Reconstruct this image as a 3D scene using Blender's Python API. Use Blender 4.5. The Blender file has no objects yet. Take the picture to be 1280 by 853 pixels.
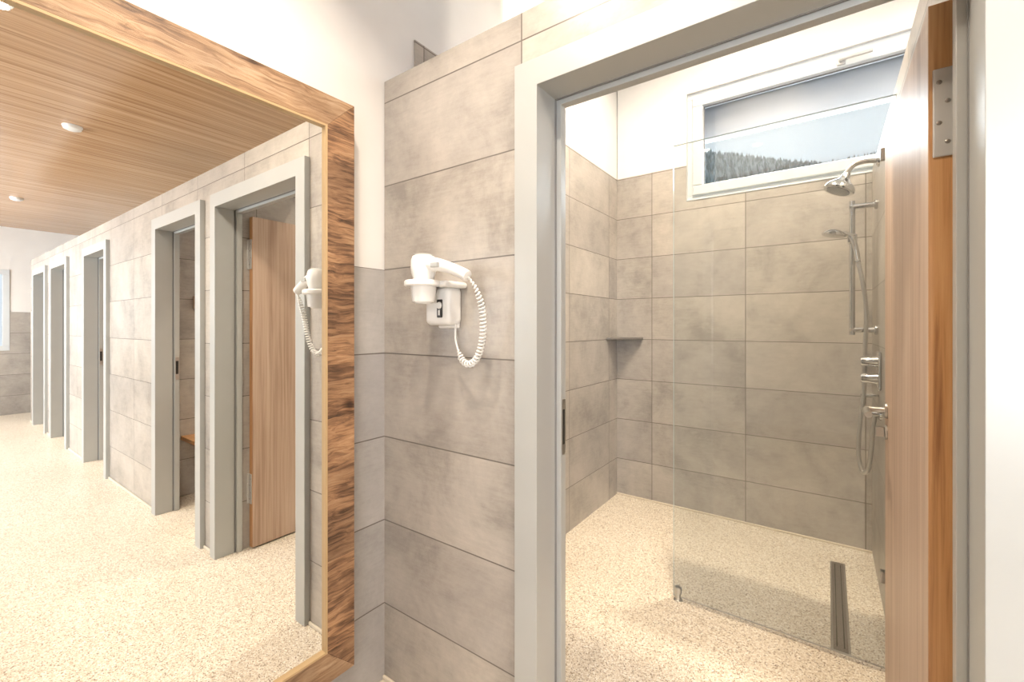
import bpy, bmesh, math, random
from mathutils import Vector, Matrix
random.seed(3)
S=bpy.context.scene
COL=S.collection
S.view_settings.view_transform='Standard'

# ---------------------------------------------------------------- helpers
def link(o,parent=None):
    COL.objects.link(o)
    if parent: o.parent=parent
    return o
def empty(name,loc=(0,0,0)):
    e=bpy.data.objects.new(name,None); e.empty_display_size=.1
    COL.objects.link(e); return e
def mesh_obj(name,bm,mat=None,parent=None,smooth=False,bevel=0,seg=2):
    bmesh.ops.recalc_face_normals(bm,faces=bm.faces)
    me=bpy.data.meshes.new(name); bm.to_mesh(me); bm.free()
    if smooth:
        for p in me.polygons: p.use_smooth=True
    o=bpy.data.objects.new(name,me)
    if mat:
        for m in (mat if isinstance(mat,list) else [mat]): me.materials.append(m)
    link(o,parent)
    if bevel:
        b=o.modifiers.new('bevel','BEVEL'); b.width=bevel; b.segments=seg; b.limit_method='ANGLE'
    return o
def add_box(bm,x0,x1,y0,y1,z0,z1,mi=0):
    vs=[bm.verts.new((x,y,z)) for z in (z0,z1) for y in (y0,y1) for x in (x0,x1)]
    for f in ((0,1,3,2),(4,6,7,5),(0,4,5,1),(2,3,7,6),(0,2,6,4),(1,5,7,3)):
        fa=bm.faces.new([vs[i] for i in f]); fa.material_index=mi
def boxes(name,lst,mat,parent=None,bevel=0,seg=2):
    bm=bmesh.new()
    for b in lst: add_box(bm,*b)
    return mesh_obj(name,bm,mat,parent,False,bevel,seg)
def lathe(name,prof,mat,M=Matrix.Identity(4),parent=None,seg=32,smooth=True):
    bm=bmesh.new(); rings=[]
    for r,z in prof:
        if r<1e-6: rings.append([bm.verts.new(M@Vector((0,0,z)))])
        else: rings.append([bm.verts.new(M@Vector((r*math.cos(2*math.pi*i/seg),r*math.sin(2*math.pi*i/seg),z))) for i in range(seg)])
    for a,b in zip(rings,rings[1:]):
        for i in range(seg):
            j=(i+1)%seg
            if len(a)==1 and len(b)==1: continue
            if len(a)==1: bm.faces.new((a[0],b[i],b[j]))
            elif len(b)==1: bm.faces.new((a[i],a[j],b[0]))
            else: bm.faces.new((a[i],a[j],b[j],b[i]))
    o=mesh_obj(name,bm,mat,parent,smooth)
    if smooth:
        e=o.modifiers.new('es','EDGE_SPLIT'); e.split_angle=math.radians(38)
    return o
def axisM(p,d,):
    d=Vector(d).normalized(); q=Vector((0,0,1)).rotation_difference(d)
    return Matrix.Translation(Vector(p))@q.to_matrix().to_4x4()
def cyl(name,p0,p1,r,mat,parent=None,seg=24,ch=.001):
    p0=Vector(p0);p1=Vector(p1);L=(p1-p0).length
    return lathe(name,[(0,0),(r-ch,0),(r,ch),(r,L-ch),(r-ch,L),(0,L)],mat,axisM(p0,p1-p0),parent,seg)
def catmull(pts,n=12):
    P=[Vector(p) for p in pts]; P=[P[0]*2-P[1]]+P+[P[-1]*2-P[-2]]; out=[]
    for i in range(1,len(P)-2):
        a,b,c,d=P[i-1:i+3]
        for k in range(n):
            t=k/n
            out.append(.5*((2*b)+(c-a)*t+(2*a-5*b+4*c-d)*t*t+(3*b-a-3*c+d)*t**3))
    out.append(P[-2]); return out
def tube(name,pts,r,mat,parent=None,smooth=True,n=12,seg=12,radii=None):
    path=catmull(pts,n) if smooth else [Vector(p) for p in pts]
    bm=bmesh.new(); rings=[]; up=Vector((0.13,0.31,.94)).normalized()
    N=len(path)
    t0=(path[1]-path[0]).normalized(); nrm=t0.cross(up).normalized()
    for i,p in enumerate(path):
        t=(path[min(i+1,N-1)]-path[max(i-1,0)]).normalized()
        nrm=(nrm-t*nrm.dot(t)).normalized(); b=t.cross(nrm)
        rr=r if radii is None else radii(i/(N-1))
        rings.append([bm.verts.new(p+rr*(math.cos(2*math.pi*k/seg)*nrm+math.sin(2*math.pi*k/seg)*b)) for k in range(seg)])
    for a,c in zip(rings,rings[1:]):
        for k in range(seg):
            j=(k+1)%seg; bm.faces.new((a[k],a[j],c[j],c[k]))
    bm.faces.new(rings[0]); bm.faces.new(rings[-1][::-1])
    o=mesh_obj(name,bm,mat,parent,True)
    e=o.modifiers.new('es','EDGE_SPLIT'); e.split_angle=math.radians(60)
    return o

# ---------------------------------------------------------------- materials
def newmat(name):
    m=bpy.data.materials.new(name); m.use_nodes=True
    nt=m.node_tree; b=nt.nodes['Principled BSDF']; return m,nt,b
def N(nt,t,**k):
    n=nt.nodes.new(t)
    for a,v in k.items(): setattr(n,a,v)
    return n
def math_(nt,op,a,b=None):
    n=N(nt,'ShaderNodeMath',operation=op)
    for i,v in enumerate((a,b)):
        if v is None: continue
        if isinstance(v,(int,float)): n.inputs[i].default_value=v
        else: nt.links.new(v,n.inputs[i])
    return n.outputs[0]
def ramp(nt,fac,stops,interp='LINEAR'):
    r=N(nt,'ShaderNodeValToRGB'); r.color_ramp.interpolation=interp
    el=r.color_ramp.elements
    while len(el)<len(stops): el.new(.5)
    for e,(p,c) in zip(el,stops): e.position=p; e.color=(*c,1)
    nt.links.new(fac,r.inputs[0]); return r.outputs[0]
def mix(nt,mode,fac,a,b):
    n=N(nt,'ShaderNodeMix',data_type='RGBA',blend_type=mode)
    for sock,v in ((n.inputs[0],fac),(n.inputs[6],a),(n.inputs[7],b)):
        if isinstance(v,(int,float)): sock.default_value=v
        elif isinstance(v,tuple): sock.default_value=(*v,1)
        else: nt.links.new(v,sock)
    return n.outputs[2]
def bump(nt,b,h,strength=.2,dist=.002):
    n=N(nt,'ShaderNodeBump'); n.inputs['Strength'].default_value=strength; n.inputs['Distance'].default_value=dist
    nt.links.new(h,n.inputs['Height']); nt.links.new(n.outputs[0],b.inputs['Normal'])
def simple(name,col,rough=.4,metal=0,noise=0.0,spec=None):
    m,nt,b=newmat(name)
    b.inputs['Roughness'].default_value=rough; b.inputs['Metallic'].default_value=metal
    g=N(nt,'ShaderNodeNewGeometry')
    n=N(nt,'ShaderNodeTexNoise'); n.inputs['Scale'].default_value=6; n.inputs['Detail'].default_value=5
    nt.links.new(g.outputs['Position'],n.inputs['Vector'])
    k=max(noise,.02)
    c=ramp(nt,n.outputs['Fac'],[(.3,tuple(x*(1-k) for x in col)),(.7,tuple(min(1,x*(1+k)) for x in col))])
    nt.links.new(c,b.inputs['Base Color']); return m

def tile_mat(name,axis,u0,dark,light,rough=.31):
    m,nt,b=newmat(name)
    g=N(nt,'ShaderNodeNewGeometry'); sp=N(nt,'ShaderNodeSeparateXYZ'); nt.links.new(g.outputs['Position'],sp.inputs[0])
    W=.603
    u=math_(nt,'ADD',sp.outputs[axis],-u0+W*20); v=math_(nt,'ADD',sp.outputs[2],-.272+.6)
    cb=N(nt,'ShaderNodeCombineXYZ'); nt.links.new(u,cb.inputs[0]); nt.links.new(v,cb.inputs[1])
    br=N(nt,'ShaderNodeTexBrick'); br.offset=0; br.squash=1
    nt.links.new(cb.outputs[0],br.inputs['Vector'])
    for k,val in (('Color1',(0,0,0,1)),('Color2',(1,1,1,1)),('Mortar',(.5,.5,.5,1)),('Scale',1),('Mortar Size',.0022),('Mortar Smooth',.12),('Bias',0),('Brick Width',W),('Row Height',.3)):
        br.inputs[k].default_value=val
    bw=N(nt,'ShaderNodeRGBToBW'); nt.links.new(br.outputs['Color'],bw.inputs[0]); rnd=bw.outputs[0]
    n1=N(nt,'ShaderNodeTexNoise',noise_dimensions='4D'); n1.inputs['Scale'].default_value=3.2; n1.inputs['Detail'].default_value=12; n1.inputs['Roughness'].default_value=.72; n1.inputs['Distortion'].default_value=.3
    nt.links.new(g.outputs['Position'],n1.inputs['Vector']); nt.links.new(math_(nt,'MULTIPLY',rnd,37.),n1.inputs['W'])
    mp=N(nt,'ShaderNodeMapping'); sc=[30,30,90]; sc[axis]=14; mp.inputs['Scale'].default_value=sc
    nt.links.new(g.outputs['Position'],mp.inputs['Vector'])
    n2=N(nt,'ShaderNodeTexNoise'); n2.inputs['Scale'].default_value=1; n2.inputs['Detail'].default_value=6; n2.inputs['Roughness'].default_value=.7
    nt.links.new(mp.outputs[0],n2.inputs['Vector'])
    f=math_(nt,'ADD',math_(nt,'MULTIPLY',n1.outputs['Fac'],.82),math_(nt,'MULTIPLY',n2.outputs['Fac'],.18))
    mid=tuple((a*.42+c*.58) for a,c in zip(dark,light))
    c=ramp(nt,f,[(.36,dark),(.49,mid),(.62,light)])
    br_=ramp(nt,rnd,[(0,(.90,.90,.91)),(1,(1.05,1.045,1.03))])
    c=mix(nt,'MULTIPLY',1.,c,br_)
    c=mix(nt,'MIX',br.outputs['Fac'],c,(.14,.125,.11))
    nt.links.new(c,b.inputs['Base Color'])
    b.inputs['Roughness'].default_value=rough
    bump(nt,b,math_(nt,'ADD',math_(nt,'MULTIPLY',br.outputs['Fac'],-1.),math_(nt,'MULTIPLY',n2.outputs['Fac'],.12)),.5,.0015)
    return m

def wood_mat(name,grain,stops,across=40,along=2.2,rough=.45,bumpy=.15,wdist=.5,seed=0.0,knots=False,w2=.4):
    m,nt,b=newmat(name)
    g=N(nt,'ShaderNodeNewGeometry'); mp=N(nt,'ShaderNodeMapping')
    sc=[across]*3; sc[grain]=along
    mp.inputs['Scale'].default_value=sc; mp.inputs['Location'].default_value=(seed,seed*1.7,seed*.3)
    vec=g.outputs['Position']
    if knots:
        nd=N(nt,'ShaderNodeTexNoise'); nd.inputs['Scale'].default_value=9; nd.inputs['Detail'].default_value=2
        nt.links.new(vec,nd.inputs['Vector'])
        vm=N(nt,'ShaderNodeVectorMath',operation='MULTIPLY_ADD'); vm.inputs[1].default_value=(.03,.03,.03)
        nt.links.new(nd.outputs['Color'],vm.inputs[0]); nt.links.new(vec,vm.inputs[2]); vec=vm.outputs[0]
    nt.links.new(vec,mp.inputs['Vector'])
    n=N(nt,'ShaderNodeTexNoise'); n.inputs['Scale'].default_value=1; n.inputs['Detail'].default_value=9; n.inputs['Roughness'].default_value=.62; n.inputs['Distortion'].default_value=wdist
    nt.links.new(mp.outputs[0],n.inputs['Vector'])
    mp2=N(nt,'ShaderNodeMapping'); sc=[across*.16]*3; sc[grain]=along*.7
    mp2.inputs['Scale'].default_value=sc; mp2.inputs['Location'].default_value=(seed*2,1,2)
    nt.links.new(g.outputs['Position'],mp2.inputs['Vector'])
    n2=N(nt,'ShaderNodeTexNoise'); n2.inputs['Scale'].default_value=1; n2.inputs['Detail'].default_value=3
    nt.links.new(mp2.outputs[0],n2.inputs['Vector'])
    f=math_(nt,'ADD',math_(nt,'MULTIPLY',n.outputs['Fac'],1-w2),math_(nt,'MULTIPLY',n2.outputs['Fac'],w2))
    c=ramp(nt,f,stops)
    if knots:
        v=N(nt,'ShaderNodeTexVoronoi'); v.inputs['Scale'].default_value=6.3; nt.links.new(g.outputs['Position'],v.inputs['Vector'])
        kf=ramp(nt,math_(nt,'ADD',v.outputs['Distance'],math_(nt,'MULTIPLY',n.outputs['Fac'],.14)),[(.12,(.13,.09,.07)),(.19,(.62,.55,.5)),(.27,(1,1,1))])
        c=mix(nt,'MULTIPLY',.9,c,kf)
        ng=N(nt,'ShaderNodeTexNoise'); ng.inputs['Scale'].default_value=5; ng.inputs['Detail'].default_value=4; nt.links.new(g.outputs['Position'],ng.inputs['Vector'])
        c=mix(nt,'MULTIPLY',1.,c,ramp(nt,ng.outputs['Fac'],[(.35,(.74,.72,.72)),(.6,(1.08,1.05,1.02))]))
        if knots=='V':
            sp=N(nt,'ShaderNodeSeparateXYZ'); nt.links.new(g.outputs['Position'],sp.inputs[0])
            wn=N(nt,'ShaderNodeTexWhiteNoise',noise_dimensions='1D')
            nt.links.new(math_(nt,'FLOOR',math_(nt,'MULTIPLY',sp.outputs[2],7.3)),wn.inputs['W'])
            c=mix(nt,'MULTIPLY',1.,c,ramp(nt,wn.outputs['Value'],[(0,(.80,.77,.75)),(1,(1.4,1.35,1.28))]))
    nt.links.new(c,b.inputs['Base Color'])
    b.inputs['Roughness'].default_value=rough
    bump(nt,b,n.outputs['Fac'],bumpy,.003)
    return m

M_front=tile_mat('tile_front',0,-.700,(.255,.234,.212),(.47,.434,.39))
M_back=tile_mat('tile_back',0,-1.035,(.265,.25,.232),(.465,.435,.40))
M_side=tile_mat('tile_side',1,3.02,(.265,.25,.232),(.465,.435,.40))
M_mir=tile_mat('tile_mirrorwall',1,1.02-.42,(.29,.285,.282),(.45,.44,.435))
M_white=simple('white_paint',(.75,.745,.735),.8,0,.01)
M_white2=simple('white_ceiling_paint',(.76,.76,.755),.85,0,.01)
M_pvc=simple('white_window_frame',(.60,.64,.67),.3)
M_plastic=simple('white_plastic',(.80,.80,.785),.28)
M_black=simple('black_plastic',(.02,.02,.02),.4)
M_frame=simple('silver_grey_lacquer',(.43,.445,.44),.34,.15,.02)
M_gasket=simple('grey_gasket',(.2,.2,.2),.6)
M_chrome=simple('chrome',(.66,.67,.68),.14,1)
M_steel=simple('brushed_steel',(.58,.58,.57),.3,1)
M_hinge=simple('satin_hinge',(.52,.52,.51),.4,.4)
M_darksteel=simple('drain_grate_steel',(.33,.31,.29),.35,1)
M_slate=simple('slate_shelf',(.16,.15,.14),.4)
M_mirror,nt,b=newmat('mirror_silver'); b.inputs['Base Color'].default_value=(.95,.96,.95,1); b.inputs['Metallic'].default_value=1; b.inputs['Roughness'].default_value=0
M_rustic=wood_mat('reclaimed_wood',1,[(.33,(.05,.029,.019)),(.41,(.16,.095,.055)),(.48,(.29,.182,.105)),(.58,(.41,.285,.18)),(.72,(.53,.42,.31))],across=80,along=5,rough=.6,bumpy=.6,wdist=.9,knots='H')
M_rusticV=wood_mat('reclaimed_wood_upright',1,[(.36,(.045,.027,.018)),(.45,(.15,.085,.048)),(.53,(.29,.175,.10)),(.66,(.42,.29,.18))],across=85,along=7,rough=.6,bumpy=.6,wdist=.9,seed=4,knots='V')
M_edgegold=simple('frame_inner_edge_wood',(.50,.36,.20),.35)
M_door=wood_mat('oak_door',2,[(.33,(.34,.225,.16)),(.48,(.50,.365,.275)),(.62,(.58,.445,.35)),(.8,(.66,.53,.43))],across=60,along=1.3,rough=.42,bumpy=.12,seed=1,w2=.3)
M_dooredge=wood_mat('oak_door_edge',2,[(.33,(.26,.115,.045)),(.5,(.47,.245,.10)),(.68,(.58,.34,.16))],across=90,along=2,rough=.4,bumpy=.1,seed=2,w2=.25)
def ceil_mat():
    m,nt,b=newmat('slatted_wood_ceiling')
    g=N(nt,'ShaderNodeNewGeometry'); mp=N(nt,'ShaderNodeMapping'); mp.inputs['Scale'].default_value=(55,.5,1)
    nt.links.new(g.outputs['Position'],mp.inputs['Vector'])
    n=N(nt,'ShaderNodeTexNoise'); n.inputs['Scale'].default_value=1; n.inputs['Detail'].default_value=5; n.inputs['Roughness'].default_value=.7
    nt.links.new(mp.outputs[0],n.inputs['Vector'])
    c=ramp(nt,n.outputs['Fac'],[(.30,(.29,.155,.074)),(.5,(.50,.31,.17)),(.70,(.66,.46,.29))])
    nt.links.new(c,b.inputs['Base Color']); b.inputs['Roughness'].default_value=.2
    bump(nt,b,n.outputs['Fac'],.12,.003); return m
M_ceilwood=ceil_mat()
def floor_mat():
    m,nt,b=newmat('pebble_resin_floor')
    g=N(nt,'ShaderNodeNewGeometry')
    v=N(nt,'ShaderNodeTexVoronoi'); v.inputs['Scale'].default_value=270; nt.links.new(g.outputs['Position'],v.inputs['Vector'])
    bw=N(nt,'ShaderNodeSeparateColor'); nt.links.new(v.outputs['Color'],bw.inputs[0])
    c=ramp(nt,bw.outputs[0],[(0,(.21,.165,.125)),(.07,(.45,.375,.29)),(.17,(.64,.575,.475)),(.5,(.73,.68,.585)),(.75,(.80,.765,.695)),(.92,(.88,.865,.825))],'CONSTANT')
    v2=N(nt,'ShaderNodeTexVoronoi'); v2.inputs['Scale'].default_value=125; nt.links.new(g.outputs['Position'],v2.inputs['Vector'])
    s2=N(nt,'ShaderNodeSeparateColor'); nt.links.new(v2.outputs['Color'],s2.inputs[0])
    c2=ramp(nt,s2.outputs[1],[(0,(.73,.68,.63)),(.12,(.95,.94,.93)),(1,(1.0,1.,1.))])
    n=N(nt,'ShaderNodeTexNoise'); n.inputs['Scale'].default_value=1.5; nt.links.new(g.outputs['Position'],n.inputs['Vector'])
    c=mix(nt,'MULTIPLY',1.,c,c2)
    c=mix(nt,'MULTIPLY',1.,c,ramp(nt,n.outputs['Fac'],[(.3,(.94,.93,.91)),(.7,(1.,1.,1.))]))
    nt.links.new(c,b.inputs['Base Color']); b.inputs['Roughness'].default_value=.28
    bump(nt,b,v.outputs['Distance'],.15,.002)
    return m
M_floor=floor_mat()
def glass_mat(name,tint,haze=0.0):
    m=bpy.data.materials.new(name); m.use_nodes=True; nt=m.node_tree; nt.nodes.clear()
    o=N(nt,'ShaderNodeOutputMaterial'); t=N(nt,'ShaderNodeBsdfTransparent'); t.inputs[0].default_value=(*tint,1)
    gl=N(nt,'ShaderNodeBsdfGlossy'); gl.inputs['Roughness'].default_value=0; gl.inputs[0].default_value=(1,1,1,1)
    fr=N(nt,'ShaderNodeFresnel'); fr.inputs[0].default_value=1.5
    base=t.outputs[0]
    if haze:
        d=N(nt,'ShaderNodeBsdfDiffuse'); d.inputs[0].default_value=(.9,.95,.95,1)
        m2=N(nt,'ShaderNodeMixShader'); m2.inputs[0].default_value=haze
        nt.links.new(base,m2.inputs[1]); nt.links.new(d.outputs[0],m2.inputs[2]); base=m2.outputs[0]
    mx=N(nt,'ShaderNodeMixShader'); nt.links.new(fr.outputs[0],mx.inputs[0]); nt.links.new(base,mx.inputs[1]); nt.links.new(gl.outputs[0],mx.inputs[2])
    nt.links.new(mx.outputs[0],o.inputs[0]); return m
M_glass=glass_mat('shower_glass',(.96,.975,.972),.02); M_wglass=glass_mat('window_glass',(.98,.985,.99))
M_glassedge=simple('glass_edge_green',(.70,.82,.80),.1)
def emit(name,col,st):
    m=bpy.data.materials.new(name); m.use_nodes=True; nt=m.node_tree; nt.nodes.clear()
    o=N(nt,'ShaderNodeOutputMaterial'); e=N(nt,'ShaderNodeEmission'); e.inputs[0].default_value=(*col,1); e.inputs[1].default_value=st
    nt.links.new(e.outputs[0],o.inputs[0]); return m
M_lamp=emit('downlight_lens',(1,.9,.75),10)

# ---------------------------------------------------------------- room shell
XL=-1.30; XR=7.04; YF=1.02; YP=1.135; YB=3.173; YR=-2.3; ZT=2.15; ZH=3.6; ZC=2.69; XW=.20
boxes('floor',[(XL-.2,XR+.2,YR-.2,YB+.25,-.1,0)],M_floor)
boxes('wall_left',[(XL-.2,XL-.006,YR-.2,YB+.25,0,ZH)],M_white)
boxes('wall_left_wainscot',[(XL-.006,XL,YR,YF,0,1.472)],M_mir)
boxes('wall_left_shower_tiles',[(XL-.006,XL,YP,YB,0,ZT),(XL-.006,XL,1.165,YB,ZT,2.38)],M_side)
EA,EB,EZ0,EZ1=-.35,.92,.92,2.08
def endwall(x0,x1,y0,y1,zt):
    L=[(x0,x1,y0,EA,0,zt),(x0,x1,EB,y1,0,zt),(x0,x1,EA,EB,0,EZ0)]
    if zt>EZ1: L.append((x0,x1,EA,EB,EZ1,zt))
    return L
boxes('wall_right',endwall(XR,XR+.2,YR-.2,YB+.25,ZH),M_white)
boxes('wall_right_wainscot',endwall(XR-.008,XR,YR,YB,1.472),M_side)
e=empty('window_4')
boxes('frame',[(XR-.01,XR+.08,EA,EB,EZ0,EZ0+.07),(XR-.01,XR+.08,EA,EB,EZ1-.07,EZ1),(XR-.01,XR+.08,EA,EA+.07,EZ0+.07,EZ1-.07),(XR-.01,XR+.08,EB-.07,EB,EZ0+.07,EZ1-.07)],M_pvc,e,.004)
boxes('pane',[(XR+.03,XR+.034,EA+.07,EB-.07,EZ0+.07,EZ1-.07)],M_wglass,e)
WX0,WX1,WZ0,WZ1=-.797,.72,2.13,2.877
boxes('wall_back',[(XL,WX0,YB+.008,YB+.25,0,ZH),(WX1,XR,YB+.008,YB+.25,0,ZH),(WX0,WX1,YB+.008,YB+.25,0,WZ0),(WX0,WX1,YB+.008,YB+.25,WZ1,ZH)],M_white)
boxes('wall_back_tiles',[(XL,WX0,YB,YB+.008,0,2.38),(WX1,XR,YB,YB+.008,0,2.38),(WX0,WX1,YB,YB+.008,0,WZ0)],M_back)
def rear():
    ops=[(.75,3.15),(3.7,6.4)]; z0,z1=.85,2.35; L=[]; x=XL
    for a,b in ops:
        L.append((x,a,YR-.2,YR,0,ZH)); L.append((a,b,YR-.2,YR,0,z0)); L.append((a,b,YR-.2,YR,z1,ZH)); x=b
    L.append((x,XR,YR-.2,YR,0,ZH)); boxes('wall_rear',L,M_white)
    for i,(a,b) in enumerate(ops):
        e=empty('window_%d'%(i+2)); w=.06; y0,y1=YR-.12,YR-.06; m=(a+b)/2
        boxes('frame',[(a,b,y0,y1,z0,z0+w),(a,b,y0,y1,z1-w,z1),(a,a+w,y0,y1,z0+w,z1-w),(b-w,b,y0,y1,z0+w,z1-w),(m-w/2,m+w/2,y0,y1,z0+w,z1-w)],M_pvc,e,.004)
        boxes('pane',[(a+w,b-w,YR-.092,YR-.088,z0+w,z1-w)],M_wglass,e)
rear()
boxes('ceiling',[(XL-.2,XR+.2,YR-.2,YB+.25,ZH,ZH+.1)],M_white2)
XC=-.9; YC=1.8
boxes('ceiling_wood_soffit',[(XC,XR,YR,YC,ZC,ZC+.03)],M_ceilwood)
boxes('ceiling_soffit_fascia',[(XC,XR,YC-.03,YC,ZC+.03,ZH),(XC,XC+.03,YR,YC-.03,ZC+.03,ZH)],M_white2)

# ---------------------------------------------------------------- front partition
doors=[(-.707,.262),(.40,1.228),(2.362,3.19),(3.86,4.72),(5.0,5.85)]
ZO=1.99; S0=.04
segs=[];x=XL
for a,b in doors:
    segs.append((x,a+S0,YF,YP,0,ZT)); segs.append((a+S0,b-S0,YF,YP,ZO-S0,ZT)); x=b-S0
segs.append((x,6.15,YF,YP,0,ZT))
boxes('wall_front',segs,M_front)
bs=[];x=XL
for a,b in doors:
    bs.append((x,a,YF-.010,YF,0,.016)); x=b
bs.append((x,6.15,YF-.010,YF,0,.016))
M_base=simple('pale_cove_strip',(.66,.60,.50),.3,0)
boxes('baseboard_front',bs,M_base,None,.004)
boxes('baseboard_back',[(XL,XW,YB-.010,YB,0,.012)],M_base,None,.003)
for k,(x0,x1) in enumerate(((XW,.30),(1.42,1.52),(2.22,2.30),(3.42,3.52),(4.80,4.90),(6.05,6.15))):
    boxes('wall_stall_'+'abcdef'[k],[(x0,x1,YP,YB,0,ZT)],M_side)

def sweep_frame(name,a,b,zt,prof,mat,parent,dr=0):
    bm=bmesh.new(); R=[]
    for s,y in prof:
        r=s-dr if s>.045 else s
        R.append([bm.verts.new(p) for p in ((a+s,y,0),(a+s,y,zt-s),(b-r,y,zt-s),(b-r,y,0))])
    n=len(prof)
    for i in range(n):
        j=(i+1)%n
        for k in range(3): bm.faces.new((R[i][k],R[i][k+1],R[j][k+1],R[j][k]))
    bm.faces.new([r[0] for r in R]); bm.faces.new([r[3] for r in R])
    return mesh_obj(name,bm,mat,parent,False,.0012,2)
PROF=[(0,YF),(0,.995),(.073,.995),(.073,1.092),(.068,1.092),(.068,1.10),(.088,1.10),(.088,1.128),(.04,1.134),(.04,YF)]
GASK=[(.0675,1.092),(.0745,1.092),(.0745,1.0995),(.0675,1.0995)]
def handle(parent,x,y,z,sx,lev):
    cyl('rosette',(x,y,z),(x+sx*.008,y,z),.026,M_steel,parent)
    tube('lever',[(x+sx*.006,y,z),(x+sx*.045,y,z),(x+sx*.055,y+lev*.012,z),(x+sx*.055,y+lev*.06,z),(x+sx*.055,y+lev*.125,z)],.0095,M_steel,parent,n=6)
    cyl('thumbturn_rosette',(x,y,z-.072),(x+sx*.007,y,z-.072),.024,M_steel,parent)
    boxes('thumbturn',[(min(x+sx*.007,x+sx*.03),max(x+sx*.007,x+sx*.03),y-.004,y+.004,z-.088,z-.056)],M_steel,parent,.002)
def hinge(parent,xa,xb,y,z,xk):
    boxes('hinge_plate',[(xa,xb,y-.004,y,z-.085,z+.085)],M_hinge,parent,.002)
    for dz in (-.058,-.02,.02,.058):
        cx=(xa+xb)/2+(.006 if dz in(-.058,.02) else -.006)
        lathe('screw',[(0,.0012),(.003,.0012),(.0042,.0006),(.0045,0)],M_darksteel,axisM((cx,y-.004,z+dz),(0,-1,0)),parent,12)
    for k,(za,zb) in enumerate(((-.085,-.03),(-.028,.028),(.03,.085))):
        cyl('knuckle',(xk,y-.006,z+za),(xk,y-.006,z+zb),.006,M_hinge,parent,16)
for i,(a,b) in enumerate(doors):
    e=empty('door_%d'%(i+1)); dr=.011 if i==0 else 0
    sweep_frame('frame',a,b,ZO,PROF,M_frame,e,dr)
    sweep_frame('gasket',a,b,ZO,GASK,M_gasket,e,dr)
    if i==0:
        x0,x1=.158,.196; y0,y1=1.17,1.97
        bm=bmesh.new(); add_box(bm,x0,x1,y0,y1,.008,1.893)
        for f in bm.faces:
            c=f.calc_center_median()
            if abs(c.y-y0)<.001: f.material_index=1
        mesh_obj('leaf',bm,[M_door,M_dooredge],e,False,.0015)
        for z in (1.68,.34): hinge(e,.164,.194,y0,z,.1995)
        handle(e,x0,1.905,.99,-1,-1)
        boxes('strike_plate',[(a+.088,a+.0895,1.103,1.125,.90,1.06)],M_steel,e,.0005)
        boxes('strike_hole',[(a+.0895,a+.0900,1.108,1.119,.93,1.03)],M_black,e)
    else:
        x0=a+.088; x1=x0+.038; y0,y1=1.17,1.17+(b-a-.18)
        boxes('leaf',[(x0,x1,y0,y1,.008,1.893)],M_door,e,.0015)
        for z in (1.68,.34): hinge(e,x0+.004,x1-.004,y0,z,x0-.003)
        handle(e,x1,y1-.07,.99,1,-1)
        boxes('strike_plate',[(b-.0895,b-.088,1.103,1.125,.90,1.06)],M_steel,e,.0005)
        boxes('strike_hole',[(b-.0905,b-.0895,1.106,1.121,.94,1.03)],M_black,e)

# stall 2 bench and shelf
e=empty('changing_bench')
boxes('seat',[(1.12,1.418,1.22,2.9,.42,.45)],M_dooredge,e,.004)
for y in (1.35,2.05,2.75): boxes('bracket',[(1.16,1.418,y-.02,y+.02,.38,.42),(1.38,1.418,y-.02,y+.02,.22,.38)],M_steel,e,.002)
e=empty('coat_hook_rail')
boxes('board',[(1.395,1.42,1.3,2.3,1.40,1.50)],M_door,e,.003)
for k in range(5): tube('hook',[(1.395,1.42+k*.19,1.47),(1.36,1.42+k*.19,1.45),(1.345,1.42+k*.19,1.47)],.005,M_steel,e,n=4,seg=8)

# ---------------------------------------------------------------- mirror
e=empty('wall_mirror')
FY0,FY1,FZ0,FZ1,FW=-1.75,.855,.176,1.978,.094
FX=-1.24; MX=-1.25
def board(name,pts,mat):
    bm=bmesh.new(); A=[bm.verts.new((FX,y,z)) for y,z in pts]; B=[bm.verts.new((XL,y,z)) for y,z in pts]
    n=len(pts); bm.faces.new(A); bm.faces.new(B[::-1])
    for i in range(n): bm.faces.new((A[i],A[(i+1)%n],B[(i+1)%n],B[i]))
    mesh_obj(name,bm,mat,e,False,.0015)
o=(FY0,FY1,FZ0,FZ1); i_=(FY0+FW,FY1-FW,FZ0+FW,FZ1-FW)
board('frame_top',[(o[0],o[3]),(o[1],o[3]),(i_[1],i_[3]),(i_[0],i_[3])],M_rustic)
board('frame_bottom',[(o[0],o[2]),(o[1],o[2]),(i_[1],i_[2]),(i_[0],i_[2])],M_rustic)
board('frame_side_a',[(o[1],o[2]),(o[1],o[3]),(i_[1],i_[3]),(i_[1],i_[2])],M_rusticV)
board('frame_side_b',[(o[0],o[2]),(o[0],o[3]),(i_[0],i_[3]),(i_[0],i_[2])],M_rusticV)
t=.006
boxes('inner_lip',[(MX,FX+.001,i_[0],i_[1],i_[3]-t,i_[3]),(MX,FX+.001,i_[0],i_[1],i_[2],i_[2]+t),(MX,FX+.001,i_[1]-t,i_[1],i_[2]+t,i_[3]-t),(MX,FX+.001,i_[0],i_[0]+t,i_[2]+t,i_[3]-t)],M_edgegold,e)
boxes('mirror_glass',[(MX-.006,MX,i_[0]+.001,i_[1]-.001,i_[2]+.001,i_[3]-.001)],M_mirror,e)

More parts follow.
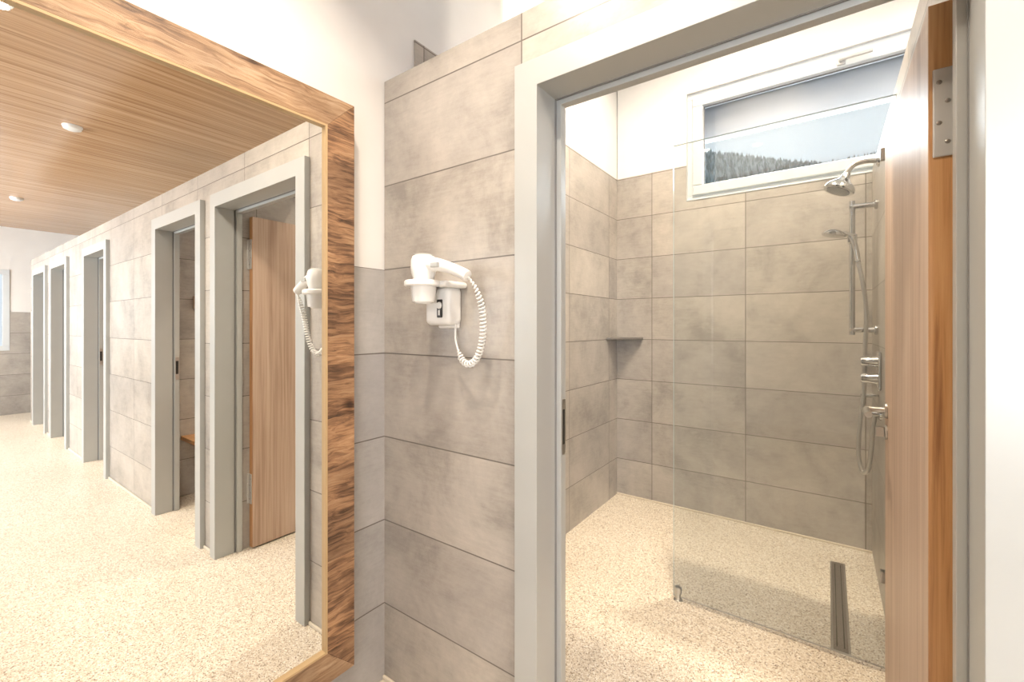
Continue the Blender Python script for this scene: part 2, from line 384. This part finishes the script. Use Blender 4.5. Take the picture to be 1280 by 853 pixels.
# ---------------------------------------------------------------- hair dryer
e=empty('wall_hair_dryer')
boxes('wall_unit',[(-1.025,-.92,.955,1.02,1.272,1.390)],M_plastic,e,.018,5)
boxes('wall_plate',[(-1.015,-.93,1.005,1.02,1.262,1.40)],M_plastic,e,.006,3)
boxes('holder_arm',[(-1.035,-.90,.92,1.02,1.385,1.403)],M_plastic,e,.008,4)
bx,by=-.968,.90
lathe('holder_ring',[(.036,0),(.050,0),(.054,.004),(.054,.014),(.050,.018),(.036,.018)],M_plastic,Matrix.Translation((bx-.003,by,1.385)),e)
lathe('holder_ring_skirt',[(.030,-.045),(.033,-.047),(.038,0),(.034,0)],M_plastic,Matrix.Translation((bx,by,1.387)),e)
boxes('power_switch',[(-.966,-.944,.951,.956,1.295,1.350)],M_black,e,.003)
lathe('switch_dial',[(0,.004),(.009,.004),(.011,0)],M_plastic,axisM((-.955,.951,1.332),(0,-1,0)),e,20)
boxes('switch_marking',[(-.958,-.952,.9495,.951,1.302,1.318)],M_plastic,e)
lathe('barrel',[(0,1.335),(.022,1.335),(.026,1.34),(.029,1.39),(.031,1.41),(.035,1.425),(.037,1.44),(.036,1.462),(.032,1.474),(.024,1.479),(0,1.48)],M_plastic,Matrix.Translation((bx,by,0)),e,36)
for k in range(5):
    lathe('air_inlet_ring',[(.006+k*.005,1.4795-k*.0003),(.0075+k*.005,1.4815-k*.0004),(.009+k*.005,1.4793-k*.0003)],M_frame,Matrix.Translation((bx,by,0)),e,28)
tube('handle',[(bx+.01,by,1.450),(bx+.055,by+.002,1.446),(bx+.10,by+.006,1.434),(bx+.14,by+.01,1.418),(bx+.165,by+.012,1.406)],.02,M_plastic,e,n=8,seg=20,
     radii=lambda t:.024-.008*math.sin(min(t*1.6,1)*math.pi/2)-(.007 if t>.97 else 0))
boxes('rocker_switch',[(bx+.05,bx+.078,by-.022,by-.012,1.436,1.450)],M_frame,e,.002)
lathe('nozzle_band',[(.0275,1.368),(.0292,1.368),(.0298,1.376),(.028,1.376)],M_frame,Matrix.Translation((bx,by,0)),e,32)
path=catmull([(bx+.165,by+.012,1.404),(bx+.178,by+.03,1.37),(bx+.183,by+.05,1.31),(bx+.176,by+.06,1.24),(bx+.155,by+.065,1.185),(bx+.125,by+.068,1.160),(bx+.094,by+.070,1.165),(bx+.068,by+.074,1.20)],60)
L=[0]
for p,q in zip(path,path[1:]): L.append(L[-1]+(q-p).length)
hel=[];nr=None
turns=34
for k,p in enumerate(path):
    t=(path[min(k+1,len(path)-1)]-path[max(k-1,0)]).normalized()
    if nr is None: nr=t.cross(Vector((0,1,0))).normalized()
    nr=(nr-t*nr.dot(t)).normalized(); b2=t.cross(nr)
    a=L[k]/L[-1]; th=a*turns*2*math.pi; r=.008*min(1,a*5,(1-a)*12)
    hel.append(p+r*(math.cos(th)*nr+math.sin(th)*b2))
tube('coiled_cord',hel,.0027,M_plastic,e,smooth=False,seg=8)
tube('cord_tail',[hel[-1],(bx+.056,by+.078,1.225),(bx+.048,by+.085,1.25),(bx+.044,by+.09,1.275)],.0028,M_plastic,e,n=6,seg=8)

# ---------------------------------------------------------------- shower glass
e=empty('shower_glass_screen')
GY=2.107
bm=bmesh.new(); add_box(bm,-.586,XW,GY-.005,GY+.005,.015,2.109)
for f in bm.faces:
    c=f.calc_center_median()
    if abs(c.x+.586)<.001 or abs(c.z-2.109)<.001: f.material_index=1
mesh_obj('glass_pane',bm,[M_glass,M_glassedge],e)
lathe('floor_foot',[(0,0),(.019,0),(.019,.004),(.012,.007),(.011,.03),(.016,.034),(.016,.06),(.014,.062),(0,.062)],M_steel,Matrix.Translation((-.565,GY-.002,0)),e,24)
for z in (.35,1.9): boxes('wall_clamp',[(XW-.045,XW,GY-.012,GY+.012,z-.022,z+.022)],M_steel,e,.003)
# linear drain
e=empty('linear_floor_drain')
boxes('channel',[(.008,.072,2.13,2.935,0,.002)],M_steel,e,.0005)
boxes('grate',[(.016,.064,2.138,2.927,.002,.004)],M_darksteel,e,.0005)
boxes('grate_slots',[(.026,.030,2.16,2.905,.004,.0043),(.050,.054,2.16,2.905,.004,.0043)],M_black,e)
# corner shelf
bm=bmesh.new()
P=[(XL,YB),(XL+.20,YB),(XL+.19,YB-.03),(XL+.03,YB-.19),(XL,YB-.20)]
A=[bm.verts.new((x,y,1.172)) for x,y in P];B=[bm.verts.new((x,y,1.188)) for x,y in P]
bm.faces.new(A);bm.faces.new(B)
for k in range(5): bm.faces.new((A[k],A[(k+1)%5],B[(k+1)%5],B[k]))
mesh_obj('corner_shelf',bm,M_slate,None,False,.002)

# ---------------------------------------------------------------- shower fittings
e=empty('overhead_shower')
yb=2.76
lathe('wall_flange',[(0,.012),(.018,.012),(.028,.006),(.030,0)],M_chrome,axisM((XW,yb,2.07),(-1,0,0)),e)
tube('arm',[(XW,yb,2.07),(.15,yb,2.078),(.105,yb,2.07),(.078,yb,2.04),(.068,yb,2.02)],.012,M_chrome,e)
d=Vector((-.38,-.12,-.9))
lathe('shower_head',[(0,-.03),(.014,-.03),(.018,-.012),(.020,.0),(.030,.012),(.055,.035),(.066,.05),(.068,.062),(.064,.068),(.03,.070),(0,.070)],M_chrome,axisM((.066,yb,2.01),d),e,40)
lathe('spray_face',[(0,.0725),(.045,.0725),(.05,.070)],M_frame,axisM((.066,yb,2.01),d),e,40)
e=empty('hand_shower_rail')
ry=2.85; rx=.099
cyl('rail',(rx,ry,1.225),(rx,ry,1.91),.0125,M_chrome,e)
for z in (1.88,1.25):
    cyl('rail_mount',(rx-.012,ry,z),(XW,ry,z),.013,M_chrome,e)
    cyl('rail_flange',(XW-.012,ry,z),(XW,ry,z),.024,M_chrome,e)
boxes('slider',[(rx-.02,rx+.02,ry-.045,ry+.02,1.69,1.735)],M_chrome,e,.008,3)
tube('hand_shower_handle',[(rx+.02,ry-.07,1.59),(rx+.012,ry-.06,1.66),(rx-.005,ry-.05,1.72),(rx-.04,ry-.055,1.745)],.012,M_chrome,e,n=6)
lathe('hand_shower_head',[(0,-.02),(.02,-.018),(.042,-.006),(.052,.006),(.050,.014),(0,.016)],M_chrome,axisM((rx-.075,ry-.06,1.745),(-.25,-.05,-1)),e,36)
tube('hose',[(rx+.02,ry-.07,1.59),(.135,ry-.08,1.50),(.15,ry-.09,1.35),(.145,ry-.11,1.15),(.14,ry-.12,.95),(.125,ry-.12,.80),(.120,ry-.12,.65),(.135,ry-.14,.565),(.155,ry-.18,.60),(.165,ry-.20,.72),(.170,ry-.20,.80),(XW-.02,ry-.20,.86)],.009,M_steel,e,n=12)
e=empty('shower_mixer_valve')
vy=2.70
boxes('wall_plate',[(XW-.012,XW,vy-.06,vy+.06,.97,1.15)],M_chrome,e,.006,3)
for z in (1.10,1.02):
    lathe('knob',[(0,.062),(.019,.062),(.022,.058),(.024,.02),(.027,.0),(0,0)],M_chrome,axisM((XW-.012,vy,z),(-1,0,0)),e,28)
    cyl('knob_lever',(XW-.06,vy,z),(XW-.06,vy-.045,z+.005),.005,M_chrome,e,12)
lathe('hose_outlet',[(0,.05),(.012,.05),(.013,.015),(.026,.008),(.028,0)],M_chrome,axisM((XW,ry-.20,.86),(-1,0,0)),e,24)
cyl('soap_hook',(XW,vy+.08,.93),(XW-.07,vy+.08,.93),.006,M_chrome,e,12)

# ---------------------------------------------------------------- shower window
e=empty('window_1')
y0,y1=YB+.03,YB+.10; w=.042
def ring(name,a,b,c,d,y0,y1,w,mat,bev=.004):
    boxes(name,[(a,b,y0,y1,c,c+w),(a,b,y0,y1,d-w,d),(a,a+w,y0,y1,c+w,d-w),(b-w,b,y0,y1,c+w,d-w)],mat,e,bev)
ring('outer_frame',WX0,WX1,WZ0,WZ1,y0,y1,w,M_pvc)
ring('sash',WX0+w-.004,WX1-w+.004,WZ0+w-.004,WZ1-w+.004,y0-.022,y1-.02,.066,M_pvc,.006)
boxes('pane',[(WX0+.09,WX1-.09,y0+.02,y0+.026,WZ0+.09,WZ1-.09)],M_wglass,e)
boxes('pane_seal',[(WX0+.1035,WX1-.1035,y0+.012,y0+.02,WZ0+.1035,WZ0+.109),(WX0+.1035,WX1-.1035,y0+.012,y0+.02,WZ1-.109,WZ1-.1035),(WX0+.1035,WX0+.109,y0+.012,y0+.02,WZ0+.109,WZ1-.109),(WX1-.109,WX1-.1035,y0+.012,y0+.02,WZ0+.109,WZ1-.109)],M_gasket,e)
boxes('sill',[(WX0,WX1,YB-.004,y0,WZ0-.0,WZ0+.012)],M_pvc,e,.003)
tube('latch_handle',[(.06,y0-.022,2.80),(.06,y0-.048,2.802),(.08,y0-.054,2.803),(.20,y0-.054,2.803)],.010,M_hinge,e,n=5)
boxes('latch_base',[(.04,.08,y0-.034,y0-.022,2.78,2.825)],M_hinge,e,.003)
M_shut=simple('grey_sun_blind',(.34,.36,.38),.6)
boxes('outside_blind',[(WX0+.03,WX1-.03,YB+.14,YB+.15,2.585,WZ1)],M_shut,e,.002)
boxes('outside_blind_rail',[(WX0+.03,WX1-.03,YB+.135,YB+.155,2.56,2.585)],M_pvc,e,.003)

# mountain outside with forest
from mathutils import noise as mn
bm=bmesh.new(); nx,ny=110,34; G=[]
def hz(x,y):
    base=min(1,((y-60)/99.)*1.05)**.8 if y>60 else 0
    ridge=48-.30*x if x<0 else 48-.12*x
    ridge=max(24,min(ridge,78))
    return -5+base*(ridge+5)+mn.noise(Vector((x*.03,y*.03,0)))*4*base
for j in range(ny):
    row=[]
    for i in range(nx):
        x=-130+i*2.4; y=60+j*3.
        row.append(bm.verts.new((x,y,hz(x,y))))
    G.append(row)
for j in range(ny-1):
    for i in range(nx-1): bm.faces.new((G[j][i],G[j][i+1],G[j+1][i+1],G[j+1][i]))
for k in range(7000):
    y=random.uniform(92,158); x=random.uniform(-75,30)
    z=hz(x,y); h=random.uniform(1.5,3.0); r=h*.3; a0=random.random()*6.28
    ring_=[bm.verts.new((x+r*math.cos(a0+q*math.pi/2.5),y+r*math.sin(a0+q*math.pi/2.5),z-.3)) for q in range(5)]
    tip=bm.verts.new((x,y,z+h)); mi=1 if random.random()<.6 else 2
    for q in range(5):
        f=bm.faces.new((ring_[q],ring_[(q+1)%5],tip)); f.material_index=mi
def hill(name,c1,c2):
    m,nt,b=newmat(name)
    g=N(nt,'ShaderNodeNewGeometry'); n=N(nt,'ShaderNodeTexNoise'); n.inputs['Scale'].default_value=.3; n.inputs['Detail'].default_value=6
    nt.links.new(g.outputs['Position'],n.inputs['Vector'])
    nt.links.new(ramp(nt,n.outputs['Fac'],[(.38,c1),(.62,c2)]),b.inputs['Base Color']); b.inputs['Roughness'].default_value=1
    return m
mesh_obj('mountain',bm,[hill('hazy_slope',(.42,.46,.48),(.58,.62,.64)),hill('conifer_dark',(.20,.25,.24),(.30,.35,.34)),hill('conifer_hazy',(.36,.41,.42),(.46,.51,.52))])  # pale tones paint distance haze into the slope and tree colours

# ---------------------------------------------------------------- lights
def downlight(x,y,z,power,col=(1,.86,.70),size=.07,name='ceiling_downlight'):
    e=empty(name)
    lathe('trim_ring',[(.030,0),(.042,-.004),(.046,-.001),(.047,0)],M_plastic,Matrix.Translation((x,y,z)),e,28)
    lathe('lens',[(0,-.0015),(.030,-.0015)],M_lamp,Matrix.Translation((x,y,z)),e,28)
    l=bpy.data.lights.new('lamp','AREA'); l.shape='DISK'; l.size=size; l.energy=power; l.color=col
    try: l.spread=math.radians(130)
    except Exception: pass
    o=bpy.data.objects.new('lamp',l); o.location=(x,y,z-.012); link(o,e)
for x,y,p in ((-.80,.42,13),(-.45,.30,13),(.45,.25,12),(1.4,.1,14),(2.8,.1,14),(4.4,.1,14),(6.1,.1,20)):  # lamps near the right door jamb and far wall are added to brighten them
    downlight(x,y,ZC,p)
downlight(-.50,1.85,ZH,38,(1,.80,.56)); downlight(-.45,2.30,ZH,28,(1,.85,.68))
for x in (.85,1.9,2.8,4.1,5.4): downlight(x,2.1,ZH,24,(1,.84,.64))
for x,y in ((1.86,.715),(4.8,.755)):
    lathe('smoke_detector',[(0,-.03),(.03,-.03),(.048,-.022),(.055,-.004),(.055,0)],M_plastic,Matrix.Translation((x,y,ZC)),None,32)
def area(name,loc,rot,sx,sy,p,col):
    l=bpy.data.lights.new(name,'AREA'); l.shape='RECTANGLE'; l.size=sx; l.size_y=sy; l.energy=p; l.color=col
    o=bpy.data.objects.new(name,l); o.location=loc; o.rotation_euler=rot; link(o)
area('daylight_rear_a',(1.95,YR-.25,1.6),(math.radians(90),0,0),2.4,1.5,215,(.97,.98,1))
area('daylight_rear_b',(5.05,YR-.25,1.6),(math.radians(90),0,0),2.7,1.5,400,(.97,.98,1))
area('daylight_shower_window',(-.04,YB+.3,2.4),(math.radians(-75),0,0),1.3,.35,24,(.92,.96,1))
w=bpy.data.worlds.new('sky'); S.world=w; w.use_nodes=True
bg=w.node_tree.nodes['Background']; bg.inputs[0].default_value=(.80,.90,.97,1); bg.inputs[1].default_value=1.05

# ---------------------------------------------------------------- camera
cam=bpy.data.cameras.new('camera'); cam.sensor_width=36; cam.lens=550/1280*36; cam.shift_y=-18.5/1280
cam.clip_start=.01; cam.clip_end=500
co=bpy.data.objects.new('camera',cam); co.location=(0,0,1.269); co.rotation_euler=(math.radians(90),0,math.asin(.5837)); link(co)
S.camera=co
